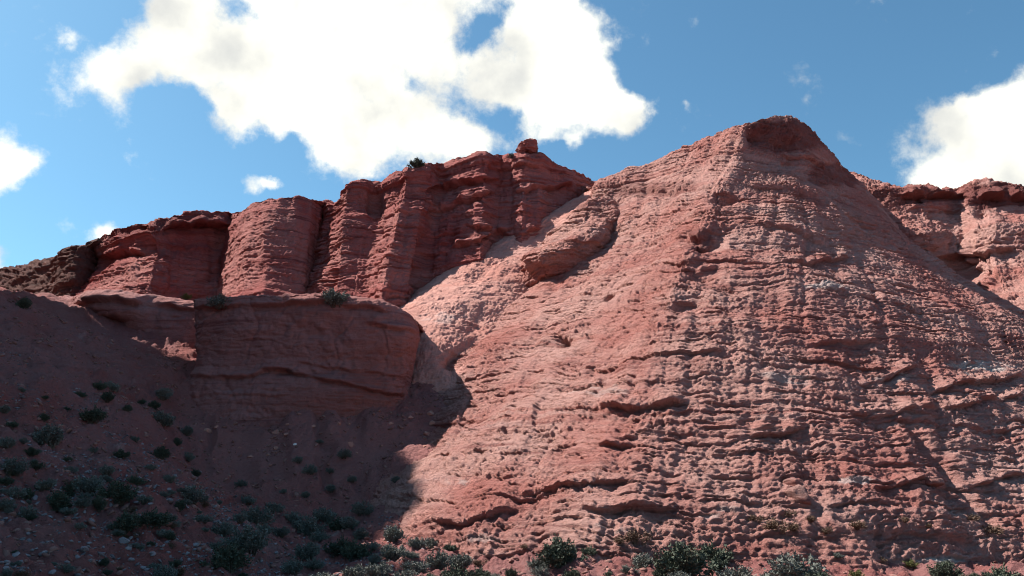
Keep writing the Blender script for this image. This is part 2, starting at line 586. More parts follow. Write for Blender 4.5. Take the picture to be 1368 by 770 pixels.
GC += [(0, 5, 0), (0, 0, 0), (0, -20, 0), (14, 10, -.1), (-9, 6, .3), (-18, 5, 3), (30, 15, 0), (30, 26, .3), (6, 26, .3), (-26, 18, 8.5), (-28, 35, 12),
       (20, -10, -.2), (0, 12, -.1), (8, 13, -.1), (10, 60, 8), (-20, 60, 12), (40, 60, 6), (-40, 0, 8), (45, 30, .5), (-20, -15, 2), (-30, 46, 12.5)]
GC = np.array(GC)


def _k(r):
    return r


_A = np.linalg.norm(GC[:, None, :2] - GC[None, :, :2], axis=2)
_n = len(GC)
_M = np.zeros((_n + 3, _n + 3))
_M[:_n, :_n] = _k(_A) + np.eye(_n) * -.35
_M[:_n, _n] = 1
_M[:_n, _n + 1:] = GC[:, :2]
_M[_n:, :_n] = _M[:_n, _n:].T
_sol = np.linalg.solve(_M, np.concatenate([GC[:, 2], [0, 0, 0]]))


def ground_base(x, y):
    z = np.zeros(len(x))
    for k0 in range(0, len(x), 60000):
        s = slice(k0, k0 + 60000)
        d = np.sqrt((x[s, None] - GC[None, :, 0]) ** 2 + (y[s, None] - GC[None, :, 1]) ** 2)
        z[s] = _k(d) @ _sol[:_n] + _sol[_n] + _sol[_n + 1] * x[s] + _sol[_n + 2] * y[s]
    r = np.hypot(x, y - 20)
    w = sstep(42, 75, r)
    far = 1.5 * fbm(np.stack([x * .02, y * .02, np.zeros_like(x)], 1), 3)
    return z * (1 - w) + far * w


GROUND = {}


def build_ground():
    az = np.concatenate([np.linspace(-180, -37, 90), np.linspace(-36, 3, 760)[1:], np.linspace(3, 36, 330)[1:], np.linspace(37, 180, 90)])
    rr = np.concatenate([[.05, 1, 2, 3.5, 5, 7, 9], np.linspace(11, 39, 620), np.linspace(39.3, 46, 40), np.geomspace(48, 900, 40)])
    A, RR = np.meshgrid(R(1) * az, rr, indexing='ij')
    x, y = (RR * np.sin(A)).ravel(), (RR * np.cos(A)).ravel()
    z = ground_base(x, y)
    p = np.stack([x, y, z], 1)
    near = 1 - sstep(46, 60, np.hypot(x, y))
    u, v = project(np.where((y > 5)[:, None], p, np.array([0, 20, 0])))
    apron = np.exp(-((u - 420) / 150) ** 2 - ((v - 590) / 55) ** 2) * (y > 5)     # the smooth clay fan under the block
    ro = (1.25 - .55 * np.clip(apron * 1.3, 0, 1))
    z2 = .35 * fbm(p * .3, 3) * ro
    for k, (s, a) in enumerate(((1.0, .16), (2.2, .11), (4.6, .06), (9.5, .03))):
        z2 = z2 + a * (np.abs(perlin(p * s + 9 * k)) * 2.2 - .45) * ro
    # rills washed into the clay fan
    rl = np.abs(perlin(np.stack([(x * .8 + .25 * y) * 1.1, y * .12 + 4, z * 0], 1) + .25 * perlin(p * .8)[:, None]))
    z2 = z2 - .36 * (1 - sstep(0, .20, rl)) * np.clip(apron * 1.6, 0, 1)
    # low rock steps low down on the left
    hh = z + .15 * perlin(p * .7)
    st = np.interp(hh * 1.6, BED_B[0], BED_B[1])
    z2 = z2 + .16 * st * sstep(.0, .3, perlin(p * .25 + 3)) * ro
    z = z + z2 * near
    g = np.stack([x, y, z], 1).reshape(len(az), len(rr), 3)
    GROUND['az'], GROUND['rr'], GROUND['z'] = az, rr, g[:, :, 2]
    pale = sstep(.42, .62, fbm(p * 1.1 + 50, 4)) * .35 * sstep(-.1, .3, fbm(p * .2 + 7, 2)) * (1 - np.clip(apron * 1.5, 0, 1))
    bed = fbm(p * .4, 3) + .5
    o = grid_mesh('ground', g, M_GROUND, {'bed': bed, 'pale': pale, 'cap': np.clip(apron * 1.6 + .25 * fbm(p * .8, 3), 0, 1) * .85})
    setting(o)
    return o


build_ground()


def back(row, dy1=(0, 2.5, -.3), dy2=(0, 9, -4)):
    return [row + np.array(dy1), row + np.array(dy2)]


def station(pts, below=(0, -1.5, -3), dy1=(0, 2.5, -.3), dy2=(0, 9, -4)):
    q = [P(*a) for a in pts]
    return [q[0] + np.array(below)] + q + back(q[-1], dy1, dy2)


# ------------------------------------------------------------------ the big hill on the right
HILL = [
    [(470, 690, 26), (520, 600, 30), (545, 530, 33), (560, 470, 37), (590, 430, 41), (680, 375, 44), (775, 270, 47), (775, 250, 48)],
    [(525, 705, 23.4), (575, 610, 26.9), (603, 540, 29.9), (614, 480, 33), (645, 440, 36), (700, 385, 39), (788, 268, 43), (796, 243, 44.5)],
    [(605, 730, 20.9), (640, 640, 23.2), (680, 560, 26.2), (720, 480, 29.6), (770, 405, 33.2), (825, 325, 37.0), (843, 250, 41.3), (850, 222, 42.8)],
    [(710, 743, 19.9), (735, 650, 21.8), (775, 560, 24.3), (815, 470, 27.3), (860, 380, 31), (905, 290, 35.3), (930, 213, 39.8), (938, 187, 40.9)],
    [(820, 748, 19.1), (840, 650, 20.7), (860, 560, 22.85), (882, 470, 25.4), (903, 380, 28.95), (942, 290, 33.1), (986, 212, 37.7), (1002, 160, 38.9)],
    [(960, 752, 18.9), (970, 650, 20.6), (980, 560, 22.6), (990, 470, 25.2), (1000, 380, 28.8), (1015, 290, 33.4), (1034, 212, 38.4), (1036, 153, 39.6)],
    [(1120, 755, 19), (1120, 650, 20.8), (1120, 560, 22.9), (1115, 470, 25.8), (1105, 380, 29.8), (1090, 290, 34.8), (1074, 212, 39.2), (1066, 156, 40.2)],
    [(1280, 758, 19.8), (1275, 660, 21.7), (1262, 570, 24.1), (1242, 480, 27.4), (1207, 395, 31.6), (1158, 310, 36.8), (1106, 225, 40.6), (1083, 168, 41.2)],
    [(1450, 760, 21.2), (1440, 670, 23.4), (1425, 585, 26.2), (1395, 505, 29.8), (1345, 425, 34.2), (1245, 345, 39.0), (1150, 250, 42.6), (1102, 196, 43.2)],
    [(1600, 760, 23.5), (1590, 680, 26.5), (1560, 590, 30), (1480, 490, 34.0), (1380, 425, 38.0), (1258, 352, 42.5), (1170, 272, 46), (1128, 224, 47)],
    [(1650, 760, 31), (1620, 690, 34), (1560, 600, 38), (1480, 520, 42), (1390, 450, 46), (1275, 390, 50), (1185, 310, 53), (1150, 250, 54)],
]
net = [station(s, dy1=(.2, 1.6, .05), dy2=(1.5, 9, -4)) for s in HILL]
HMARKS = [
    ('cap', 1050, 180, 60, 22, .7), ('cap', 870, 250, 70, 9, .4), ('cap', 935, 316, 22, 15, .5), ('cap', 1120, 232, 40, 16, .6),  # dark cap beds; the ridge-hollow mark paints the recess shade into the colour
    ('bite', 938, 318, 24, 10, 1.0), ('bite', 968, 262, 26, 7, .8), ('bite', 1012, 180, 16, 7, .5), ('bite', 1060, 200, 20, 16, .5),
    ('bite', 935, 362, 26, 9, .45), ('bite', 920, 402, 24, 7, .35), ('bite', 745, 452, 10, 9, .8), ('bite', 808, 397, 9, 5, .7),
    ('bite', 1050, 640, 8, 5, .3), ('bite', 808, 265, 26, 7, .45), ('bite', 870, 255, 40, 5, .35), ('bite', 1140, 215, 26, 22, .4),
    ('groove', [(1215, 560), (1262, 620), (1300, 660), (1330, 700)], 7, 0.45),
    ('groove', [(1110, 560), (1120, 600), (1124, 640)], 4, 0.09), ('groove', [(885, 560), (888, 620), (892, 660)], 4, 0.08),
    ('groove', [(1005, 480), (1003, 570), (1004, 640), (990, 690)], 5, 0.09), ('groove', [(870, 350), (855, 400), (820, 470), (800, 520)], 5, 0.11),
    ('groove', [(712, 640), (710, 700), (725, 735)], 4, 0.08), ('groove', [(1140, 470), (1150, 520), (1165, 555)], 5, 0.08),
    ('groove', [(1190, 312), (1240, 330), (1290, 372)], 8, 0.14),
    ('groove', [(1180, 700), (1184, 735)], 4, 0.14), ('groove', [(1212, 702), (1214, 730)], 4, 0.11),
    ('ledge', [(800, 545), (850, 541), (912, 533)], 14, 0.28), ('ledge', [(800, 595), (840, 590), (872, 583)], 14, 0.25),
    ('ledge', [(960, 588), (1010, 580), (1075, 566)], 12, 0.25), ('ledge', [(1050, 350), (1080, 350), (1140, 338)], 11, 0.25),
    ('ledge', [(1140, 548), (1170, 550), (1250, 545)], 12, 0.20), ('ledge', [(1160, 505), (1200, 497), (1225, 490)], 12, 0.25),
    ('ledge', [(700, 655), (760, 652), (840, 642)], 10, 0.20), ('ledge', [(740, 686), (830, 678), (900, 676)], 10, 0.23),
    ('ledge', [(1250, 520), (1300, 508), (1368, 500)], 12, 0.28), ('ledge', [(1265, 545), (1320, 535), (1368, 528)], 12, 0.25),
    ('ledge', [(1300, 645), (1340, 638), (1368, 634)], 10, 0.23), ('ledge', [(1170, 652), (1210, 648), (1240, 640)], 10, 0.20),
    ('ledge', [(1010, 300), (1060, 305), (1100, 325)], 9, 0.20), ('ledge', [(1110, 390), (1160, 400), (1230, 415)], 9, 0.17),
    ('ledge', [(1000, 245), (1050, 250), (1090, 265)], 9, 0.17), ('ledge', [(1080, 460), (1130, 452), (1180, 455)], 10, 0.17),
    ('ledge', [(560, 700), (640, 690), (690, 675)], 9, 0.17), ('ledge', [(1040, 205), (1080, 210), (1120, 235)], 8, 0.20),
    ('pale', 1105, 385, 34, 7, .6), ('pale', 1310, 485, 45, 8, .75), ('pale', 1200, 500, 26, 8, .45), ('pale', 1050, 505, 40, 8, .4),
    ('pale', 820, 704, 26, 5, .5), ('pale', 800, 520, 40, 10, .3), ('pale', 610, 640, 16, 7, .4), ('pale', 960, 680, 26, 8, .4),
    ('pale', 1145, 640, 22, 6, .5), ('pale', 640, 715, 30, 7, .35), ('pale', 1250, 745, 40, 5, .5), ('pale', 1290, 740, 50, 6, .5),
]
hill = rock('red_hill', net, 1120, 840, M_HILL, beds=(.08, .04, .02), seams=(.24, .24, .13), clod=(.025, .020, .024, .024), grit=.082, dashes=1.3, rill=.085, rill_len=1.1, big=.32, dip=(.03, .02),
            seed=1, marks=HMARKS)
setting(hill)

# ------------------------------------------------------------------ scree fan between hill and cliff
SCREE = [
    [(430, 520, 36), (455, 470, 38), (500, 430, 41), (560, 390, 44), (640, 335, 47), (740, 285, 49)],
    [(520, 520, 32.5), (535, 450, 34.5), (565, 402, 37.5), (615, 360, 40.5), (680, 315, 43.2), (772, 262, 45.5)],
    [(560, 510, 32), (575, 455, 34), (610, 405, 37), (655, 362, 40), (712, 318, 42.6), (785, 255, 45)],
    [(602, 505, 31.8), (612, 470, 33.6), (650, 425, 36.6), (690, 380, 39), (735, 332, 41.7), (795, 252, 44.8)],
    [(640, 515, 32.2), (655, 480, 34), (690, 430, 37), (730, 385, 39.8), (775, 335, 42.4), (815, 262, 46)],
]
net = [station(s, dy1=(0, 1.5, .4), dy2=(0, 5, 1)) for s in SCREE]
scree = rock('scree_slope', net, 300, 420, M_SCREE, beds=(.02, .02, .0), seams=(.06, .05, .02), clod=(.06, .05, .04, .03), grit=.05, rill=.05, big=.22, seed=2,
             marks=[('bite', 605, 482, 16, 9, .9), ('groove', [(640, 440), (618, 470), (605, 500)], 10, .5), ('pale', 590, 425, 26, 10, .25)])
setting(scree)

# rock nose standing out of the scree
NOSE = [
    [(690, 384, 41.5), (696, 366, 41.0), (700, 352, 40.8), (708, 340, 41.2), (722, 326, 42.5)],
    [(706, 384, 39.4), (704, 366, 38.9), (702, 350, 38.3), (716, 334, 39.6), (738, 310, 41.8)],
    [(728, 394, 38.6), (724, 368, 37.6), (722, 344, 37.1), (738, 320, 39.0), (760, 294, 41.4)],
    [(750, 392, 38.2), (746, 364, 37.3), (742, 338, 36.8), (756, 308, 38.9), (776, 276, 41.8)],
    [(778, 384, 38.3), (775, 355, 37.3), (770, 330, 36.9), (778, 296, 39.0), (788, 268, 42.0)],
    [(812, 362, 38.8), (808, 338, 37.8), (802, 316, 37.4), (802, 288, 39.4), (800, 264, 42.4)],
    [(834, 326, 40.6), (832, 308, 39.8), (828, 292, 39.6), (820, 274, 40.8), (808, 258, 43.0)],
    [(862, 312, 44), (856, 296, 43.6), (846, 282, 43.6), (832, 270, 44), (815, 258, 45)],
]
net = [station(s, below=(.3, 1.5, -1.2), dy1=(0, 1.5, .2), dy2=(0, 4, 0)) for s in NOSE]
nose = rock('rock_outcrop', net, 300, 300, M_HILL, sharp=.8, beds=(.22, .16, .07), seams=(.3, .2, .08), clod=(.10, .08, .05, .03), grit=.035, dashes=1.0, rill=.05, big=.45, dip=(.05, 0), seed=3)
nose['label'] = 'rounded red rock nose jutting from the scree below the saddle, dark hollow underside'
nose['category'] = 'rock outcrop'

# ------------------------------------------------------------------ cliffs at the back
def cliff_stations(rows, mids, capd=.25):
    """(u,v,Y at the crest; u,v,Y low down) -> stations with a jutting cap and a sloping wall below it; mids bends the wall."""
    out = []
    for (ut, vt, yt, ub, vb, yb) in rows:
        T, B = P(ut, vt, yt), P(ub, vb, yb)
        pts = [B + (B - T) * .5, B]
        for f, bulge in mids:
            pts.append(B + (T - B) * f + np.array([0, bulge, 0]))
        pts += [T, T + np.array([0, 1.8, .1]), T + np.array([0, 8, -2.5])]
        out.append(pts)
    return out


BACK = [
    (420, 268, 48.8, 392, 400, 44.2), (433, 268, 46.2, 400, 400, 42.4), (447, 266, 45.3, 410, 400, 40.8), (463, 245, 44.0, 447, 400, 39.2), (482, 239, 44.4, 470, 400, 39.5),
    (499, 240, 44.9, 478, 400, 39.3), (512, 238, 44.8, 487, 400, 39.2), (528, 227, 44.4, 497, 400, 38.6), (545, 221, 43.4, 508, 400, 37.5), (576, 219, 43.9, 545, 400, 37.6),
    (592, 216, 45.2, 566, 400, 38.9), (612, 211, 44.7, 582, 400, 37.9), (648, 203, 43.9, 640, 400, 37.2), (670, 206, 45.3, 660, 400, 38.9),
    (686, 204, 44.6, 682, 400, 38.7), (702, 203, 44.0, 692, 400, 38.2), (722, 203, 44.4, 712, 400, 38.6), (738, 212, 45, 742, 400, 39.5), (756, 225, 45.6, 775, 400, 40.5), (775, 233, 46.2, 805, 400, 41.5), (800, 244, 48, 860, 400, 43.5),
]
BACK = [(a_, b_, c_ + .9 * float(sstep(500, 600, d_)), d_, e_, f_ + 2.3 * float(sstep(510, 600, d_))) for (a_, b_, c_, d_, e_, f_) in BACK]
net = cliff_stations(BACK, [(.3, .15), (.62, .1), (.84, .35), (.93, -.05)])
BMARKS = [('bite', 502, 275, 7, 26, .9), ('bite', 565, 360, 8, 45, .6), ('ledge', [(620, 300), (680, 312), (740, 306)], 8, .4),
          ('ledge', [(560, 255), (600, 248), (660, 240)], 7, .5), ('ledge', [(600, 330), (640, 322), (690, 300)], 7, .5),
          ('ledge', [(690, 255), (730, 250), (775, 248)], 7, .45), ('ledge', [(580, 280), (620, 270), (660, 258)], 7, .45),
          ('groove', [(660, 225), (625, 268), (590, 330), (575, 370)], 6, .3)]
cl = rock('red_cliff', net, 680, 460, M_CLIFF, sharp=.85, dashes=1.0, beds=(.20, .17, .07), seams=(.28, .18, .08), clod=(.05, .05, .035, .02), grit=.025, rill=.12, rill_len=1.5, big=.3, dip=(-.05, 0), seed=4, marks=BMARKS,
          patch=(.45, .8))
setting(cl)

COLUMN = [
    (306, 290, 49.5, 272, 420, 47), (314, 283, 46.8, 280, 420, 43.8), (328, 277, 44.8, 294, 420, 41.2), (345, 266, 43.7, 312, 420, 39.8), (372, 261, 43.2, 345, 420, 39),
    (400, 260, 43.7, 385, 420, 39.3), (420, 264, 44.6, 402, 420, 40.2), (434, 268, 46.2, 410, 420, 42.0), (440, 270, 50, 414, 420, 47),
]
net = cliff_stations(COLUMN, [(.3, .25), (.62, .0), (.85, -.15), (.94, -.1)])
col = rock('rounded_buttress', net, 260, 400, M_CLIFF, sharp=.4, dashes=.9, beds=(.07, .07, .04), seams=(.12, .10, .06), clod=(.05, .04, .03, .02), grit=.02, rill=.08, rill_len=1.2, big=.2, seed=5)
setting(col)

BAY = [
    (92, 338, 55, 20, 450, 50), (108, 330, 51, 40, 450, 46), (125, 321, 48.8, 75, 450, 42.5), (150, 309, 47.2, 118, 450, 40.2), (180, 298, 46.0, 160, 450, 38.9), (205, 294, 45.2, 192, 450, 38.8),
    (222, 290, 45.8, 208, 450, 40.6), (245, 284, 46.8, 232, 450, 42.3), (272, 280.5, 47.4, 262, 450, 43.2), (300, 280.5, 47.8, 295, 450, 44.2), (318, 281, 48.5, 318, 450, 45), (340, 281, 50, 340, 450, 46),
]
net = cliff_stations(BAY, [(.3, .2), (.62, .5), (.80, .7), (.88, -.1), (.95, .1)])
bay = rock('recessed_cliff', net, 420, 380, M_CLIFF, sharp=.7, dashes=1.0, beds=(.22, .16, .07), seams=(.25, .16, .07), clod=(.09, .07, .04, .025), grit=.03, rill=.12, rill_len=1.3, big=.3, seed=6, dip=(-.06, 0),
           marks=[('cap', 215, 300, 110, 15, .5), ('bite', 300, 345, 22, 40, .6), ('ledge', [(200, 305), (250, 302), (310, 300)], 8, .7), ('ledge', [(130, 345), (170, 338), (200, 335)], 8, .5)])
setting(bay)

CAPR = [
    (66, 352, 50, 60, 420, 48), (77, 341, 48, 72, 420, 46), (86, 330, 47, 80, 420, 45), (100, 326, 46.6, 92, 420, 44.6), (118, 322.5, 46.8, 106, 420, 45),
    (130, 323, 48, 116, 420, 46), (138, 324, 50, 124, 420, 49),
]
net = cliff_stations(CAPR, [(.3, .2), (.62, .1), (.88, .0)])
cp = rock('dark_crag', net, 140, 180, M_DARK, beds=(.35, .2, .07), clod=(.16, .1, .06, .03), big=.3, seed=7)
setting(cp)

FARL = [(-160, 330, 64, -160, 430, 58), (-60, 352, 62, -60, 430, 56), (0, 357, 60, 0, 430, 54), (30, 351, 59, 30, 430, 53), (55, 346, 58, 55, 430, 52), (80, 342, 57, 85, 430, 51), (130, 345, 57, 130, 430, 51)]
net = cliff_stations(FARL, [(.4, .2), (.75, -.3)])
fl = rock('dark_hillside', net, 240, 160, M_DARK, beds=(.25, .2, .07), clod=(.16, .14, .10, .05), big=.4, seed=8, dip=(.12, 0))
setting(fl)

# ------------------------------------------------------------------ ridge beyond the hill on the right
RIDGE = [
    (1080, 240, 56, 1080, 440, 50), (1120, 226, 53, 1130, 440, 48), (1145, 231, 51.5, 1165, 440, 46), (1174, 240, 50.2, 1205, 440, 44), (1203, 247, 49.6, 1235, 440, 42.6), (1236, 250, 49.2, 1262, 440, 42.4),
    (1262, 252, 49.6, 1285, 440, 43.4), (1276, 251, 49.8, 1300, 440, 43.2), (1294, 241, 48.6, 1318, 440, 41.6), (1320, 238, 48.0, 1345, 440, 40.4), (1345, 245, 48, 1372, 440, 39.6), (1368, 248, 48, 1400, 440, 38.8), (1420, 245, 47.5, 1450, 440, 38), (1520, 240, 46, 1560, 440, 37),
]
net = cliff_stations(RIDGE, [(.3, .0), (.50, .6), (.6, -.1), (.84, .45), (.93, -.1)])
rd = rock('red_ridge', net, 420, 420, M_HILL, sharp=.5, beds=(.14, .1, .04), seams=(.30, .22, .10), clod=(.08, .08, .06, .03), grit=.08, dashes=1.3, rill=.10, big=.4, seed=9,
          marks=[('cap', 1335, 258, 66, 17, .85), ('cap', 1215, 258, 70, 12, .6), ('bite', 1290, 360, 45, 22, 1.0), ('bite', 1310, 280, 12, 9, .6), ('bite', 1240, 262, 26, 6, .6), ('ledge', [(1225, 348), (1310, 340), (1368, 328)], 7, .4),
                 ('ledge', [(1200, 258), (1240, 258), (1280, 262)], 8, .7), ('ledge', [(1285, 262), (1330, 262), (1368, 266)], 9, .8)])
setting(rd)

# ------------------------------------------------------------------ the flat-topped block in front, and the lower outcrop to its left
BLOCK = [
    [(262, 566, 36.45), (262, 540, 36.35), (262, 480, 36.3), (263, 430, 36.5), (263, 404, 36.5)],
    [(254, 566, 32.85), (256, 540, 32.85), (268, 480, 32.9), (264, 430, 32.8), (263, 403, 32.9)],
    [(250, 567, 30.65), (251, 540, 30.75), (264, 480, 31), (263, 430, 31), (262, 401, 31.2)],
    [(276, 572, 30.15), (276, 540, 30.35), (288, 482, 30.6), (288, 430, 30.5), (288, 399, 30.6)],
    [(330, 562, 29.85), (330, 535, 30.05), (335, 484, 30.4), (338, 430, 30.1), (340, 396.5, 30.2)],
    [(400, 552, 29.75), (400, 528, 29.85), (402, 488, 30.1), (402, 432, 29.8), (402, 397, 29.9)],
    [(460, 553, 29.75), (460, 530, 29.75), (462, 492, 30), (460, 434, 29.7), (458, 399, 29.8)],
    [(515, 552, 29.95), (515, 530, 29.95), (518, 496, 30.1), (514, 438, 29.8), (508, 404, 30)],
    [(540, 540, 30.75), (540, 522, 30.65), (545, 495, 30.6), (545, 445, 30.2), (538, 415, 30.5)],
    [(548, 532, 31.85), (548, 515, 31.75), (552, 492, 31.7), (558, 446, 31.3), (554, 428, 31.5)],
    [(548, 530, 33.85), (547, 512, 33.95), (548, 490, 33.9), (555, 446, 33.8), (552, 432, 33.9)],
    [(545, 530, 37.45), (545, 512, 37.35), (545, 490, 37.1), (548, 446, 37), (546, 432, 36.9)],
]
net = [station(s, below=(0, -.2, -1.2), dy1=(0, 1.6, .15), dy2=(0, 9, 0)) for s in BLOCK]
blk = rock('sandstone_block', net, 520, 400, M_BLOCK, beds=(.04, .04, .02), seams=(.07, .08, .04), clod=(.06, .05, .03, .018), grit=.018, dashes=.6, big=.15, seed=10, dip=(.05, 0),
           marks=[('ledge', [(262, 503), (340, 504), (352, 497), (376, 494), (398, 501), (450, 513), (540, 530)], 8, .22),
                  ('ledge', [(400, 485), (450, 493), (540, 504)], 6, .12), ('ledge', [(262, 412), (350, 410), (440, 406), (520, 415)], 9, .2),
                  ('groove', [(333, 402), (342, 440), (328, 475)], 2.5, .10), ('groove', [(470, 425), (447, 455), (452, 480)], 2, .08), ('groove', [(505, 440), (520, 470), (512, 505)], 2.5, .10), ('groove', [(296, 505), (312, 530)], 2.5, .10), ('bite', 410, 440, 40, 14, .22), ('bite', 375, 496, 12, 4, .25), ('ledge', [(490, 432), (540, 440), (556, 444)], 8, .2)])
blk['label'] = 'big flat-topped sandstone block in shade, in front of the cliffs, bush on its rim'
blk['category'] = 'rock block'

LOWER = [
    [(60, 470, 40), (66, 430, 40.3), (80, 402, 40.8), (88, 396, 41.5)],
    [(100, 465, 37), (108, 430, 37.3), (104, 405, 37), (106, 395, 37.6)],
    [(134, 470, 35.4), (136, 440, 36), (128, 408, 35.4), (128, 389, 36.0)],
    [(168, 480, 34.8), (172, 450, 35.8), (168, 412, 35.2), (168, 393, 35.8)],
    [(212, 490, 34.6), (212, 455, 35.6), (208, 415, 35.6), (206, 399, 36)],
    [(245, 495, 34.8), (245, 455, 35.4), (242, 415, 35.8), (240, 401, 36.2)],
    [(290, 495, 34.6), (290, 455, 35.2), (288, 415, 35.6), (286, 402, 36)],
]
net = [station(s, below=(0, -.3, -1.2), dy1=(0, 1.6, .15), dy2=(0, 6, .3)) for s in LOWER]
low = rock('sandstone_ledge', net, 300, 220, M_BLOCK, beds=(.06, .05, .02), seams=(.09, .07, .03), clod=(.04, .03, .02, .012), grit=.008, big=.18, seed=11, dip=(-.05, 0),
           marks=[('ledge', [(106, 405), (160, 402), (257, 412)], 9, .35), ('bite', 145, 432, 20, 7, .5), ('groove', [(207, 408), (206, 470)], 5, .15)])
low['label'] = 'smaller red sandstone ledge with an overhanging rim, left of and behind the big shaded block'
low['category'] = 'rock ledge'

# balanced cap stone on the pyramid of the back cliff
def stone_net(c, rx, ry, rz, k=9, m=7):
    pts = []
    for i in range(k):
        a = 2 * math.pi * i / (k - 1)
        col_ = []
        for j in range(m):
            b = -math.pi / 2 + math.pi * j / (m - 1)
            cr = max(math.cos(b), .02) ** .6
            col_.append(np.array(c) + np.array([rx * cr * math.cos(a), ry * cr * math.sin(a), rz * math.copysign(abs(math.sin(b)) ** .8, math.sin(b))]))
        pts.append(col_)
    return pts


kc = P(704, 199, 45.4)
knob = rock('cap_rock', stone_net(kc, .74, .8, .46), 150, 120, M_CLIFF, beds=(.30, .16, .05), seams=(.2, .15, .06), clod=(.14, .08, .05), grit=.03, dashes=1, big=.35, seed=12)
knob['label'] = 'knob of dark red rock balanced on the highest point of the back cliff'
knob['category'] = 'rock'

# unseen rock wall added left of the view, shaped to shade the left slope
SHADE_WALL = []
for (x, y, top) in ((-27, -14, 16), (-28, -4, 27), (-29, 4, 34), (-29.5, 9, 32), (-30, 14, 38), (-30.5, 18, 36.5), (-31, 22, 39), (-31.5, 26, 38), (-32.2, 30, 40.6), (-32.8, 33.5, 40.8),
                    (-33.4, 36, 43.6), (-34.4, 39.7, 45.5), (-37, 42.1, 44), (-46, 44, 38), (-70, 46, 34)):
    c0 = np.array([-64, 20, 0])
    inw = c0 - np.array([x, y, 0])
    inw = inw / np.linalg.norm(inw)
    q = np.array([x, y, 0.0])
    SHADE_WALL.append([q - inw * 1.0 + [0, 0, 2], q + [0, 0, 12], q + inw * .6 + [0, 0, top * .6], q + inw * 1.5 + [0, 0, top], q + inw * 5 + [0, 0, top + 1], q + inw * 20 + [0, 0, top - 4]])
wall = rock('added_shade_wall', SHADE_WALL, 260, 140, M_CLIFF, beds=(.5, .3, .1), clod=(.25, .15, .08, .04), rill=.4, rill_len=3, big=.9, seed=13)
setting(wall)


# ------------------------------------------------------------------ plants
def leaf_mat(name, c1, c2, c3):
    m, t, b = new_mat(name)
    L = t.links.new
    gi = t.nodes.new('ShaderNodeNewGeometry')
    oi = t.nodes.new('ShaderNodeObjectInfo')
    r = t.nodes.new('ShaderNodeValToRGB')
    r.color_ramp.elements[0].color = c1 + (1,)
    r.color_ramp.elements[1].color = c3 + (1,)
    e = r.color_ramp.elements.new(.5)
    e.color = c2 + (1,)
    md = t.nodes.new('ShaderNodeMath')
    md.operation = 'MULTIPLY_ADD'
    L(oi.outputs['Random'], md.inputs[0])
    md.inputs[1].default_value = .4
    mu = t.nodes.new('ShaderNodeMath')
    mu.operation = 'MULTIPLY'
    L(gi.outputs['Random Per Island'], mu.inputs[0])
    mu.inputs[1].default_value = .6
    L(mu.outputs[0], md.inputs[2])
    L(md.outputs[0], r.inputs[0])
    L(r.outputs[0], b.inputs['Base Color'])
    b.inputs['Roughness'].default_value = .8
    b.inputs['Specular IOR Level'].default_value = .2
    return m


M_GREY = leaf_mat('grey_green_leaf', (.085, .092, .08), (.125, .132, .115), (.18, .185, .165))
M_DEEP = leaf_mat('dark_green_leaf', (.035, .045, .032), (.058, .07, .05), (.09, .10, .07))
M_DRY = leaf_mat('dry_brown_twig', (.085, .05, .035), (.13, .08, .055), (.19, .13, .09))
M_LIME = leaf_mat('yellow_green_leaf', (.09, .095, .035), (.14, .14, .05), (.20, .19, .08))
M_STEM = leaf_mat('woody_stem', (.06, .045, .035), (.09, .07, .055), (.12, .10, .08))


def mesh_from(name, verts, faces, mat, smooth=False):
    me = bpy.data.meshes.new(name)
    me.from_pydata(verts, [], faces)
    if smooth:
        me.polygons.foreach_set('use_smooth', [True] * len(me.polygons))
    me.materials.append(mat)
    me.update()
    return me


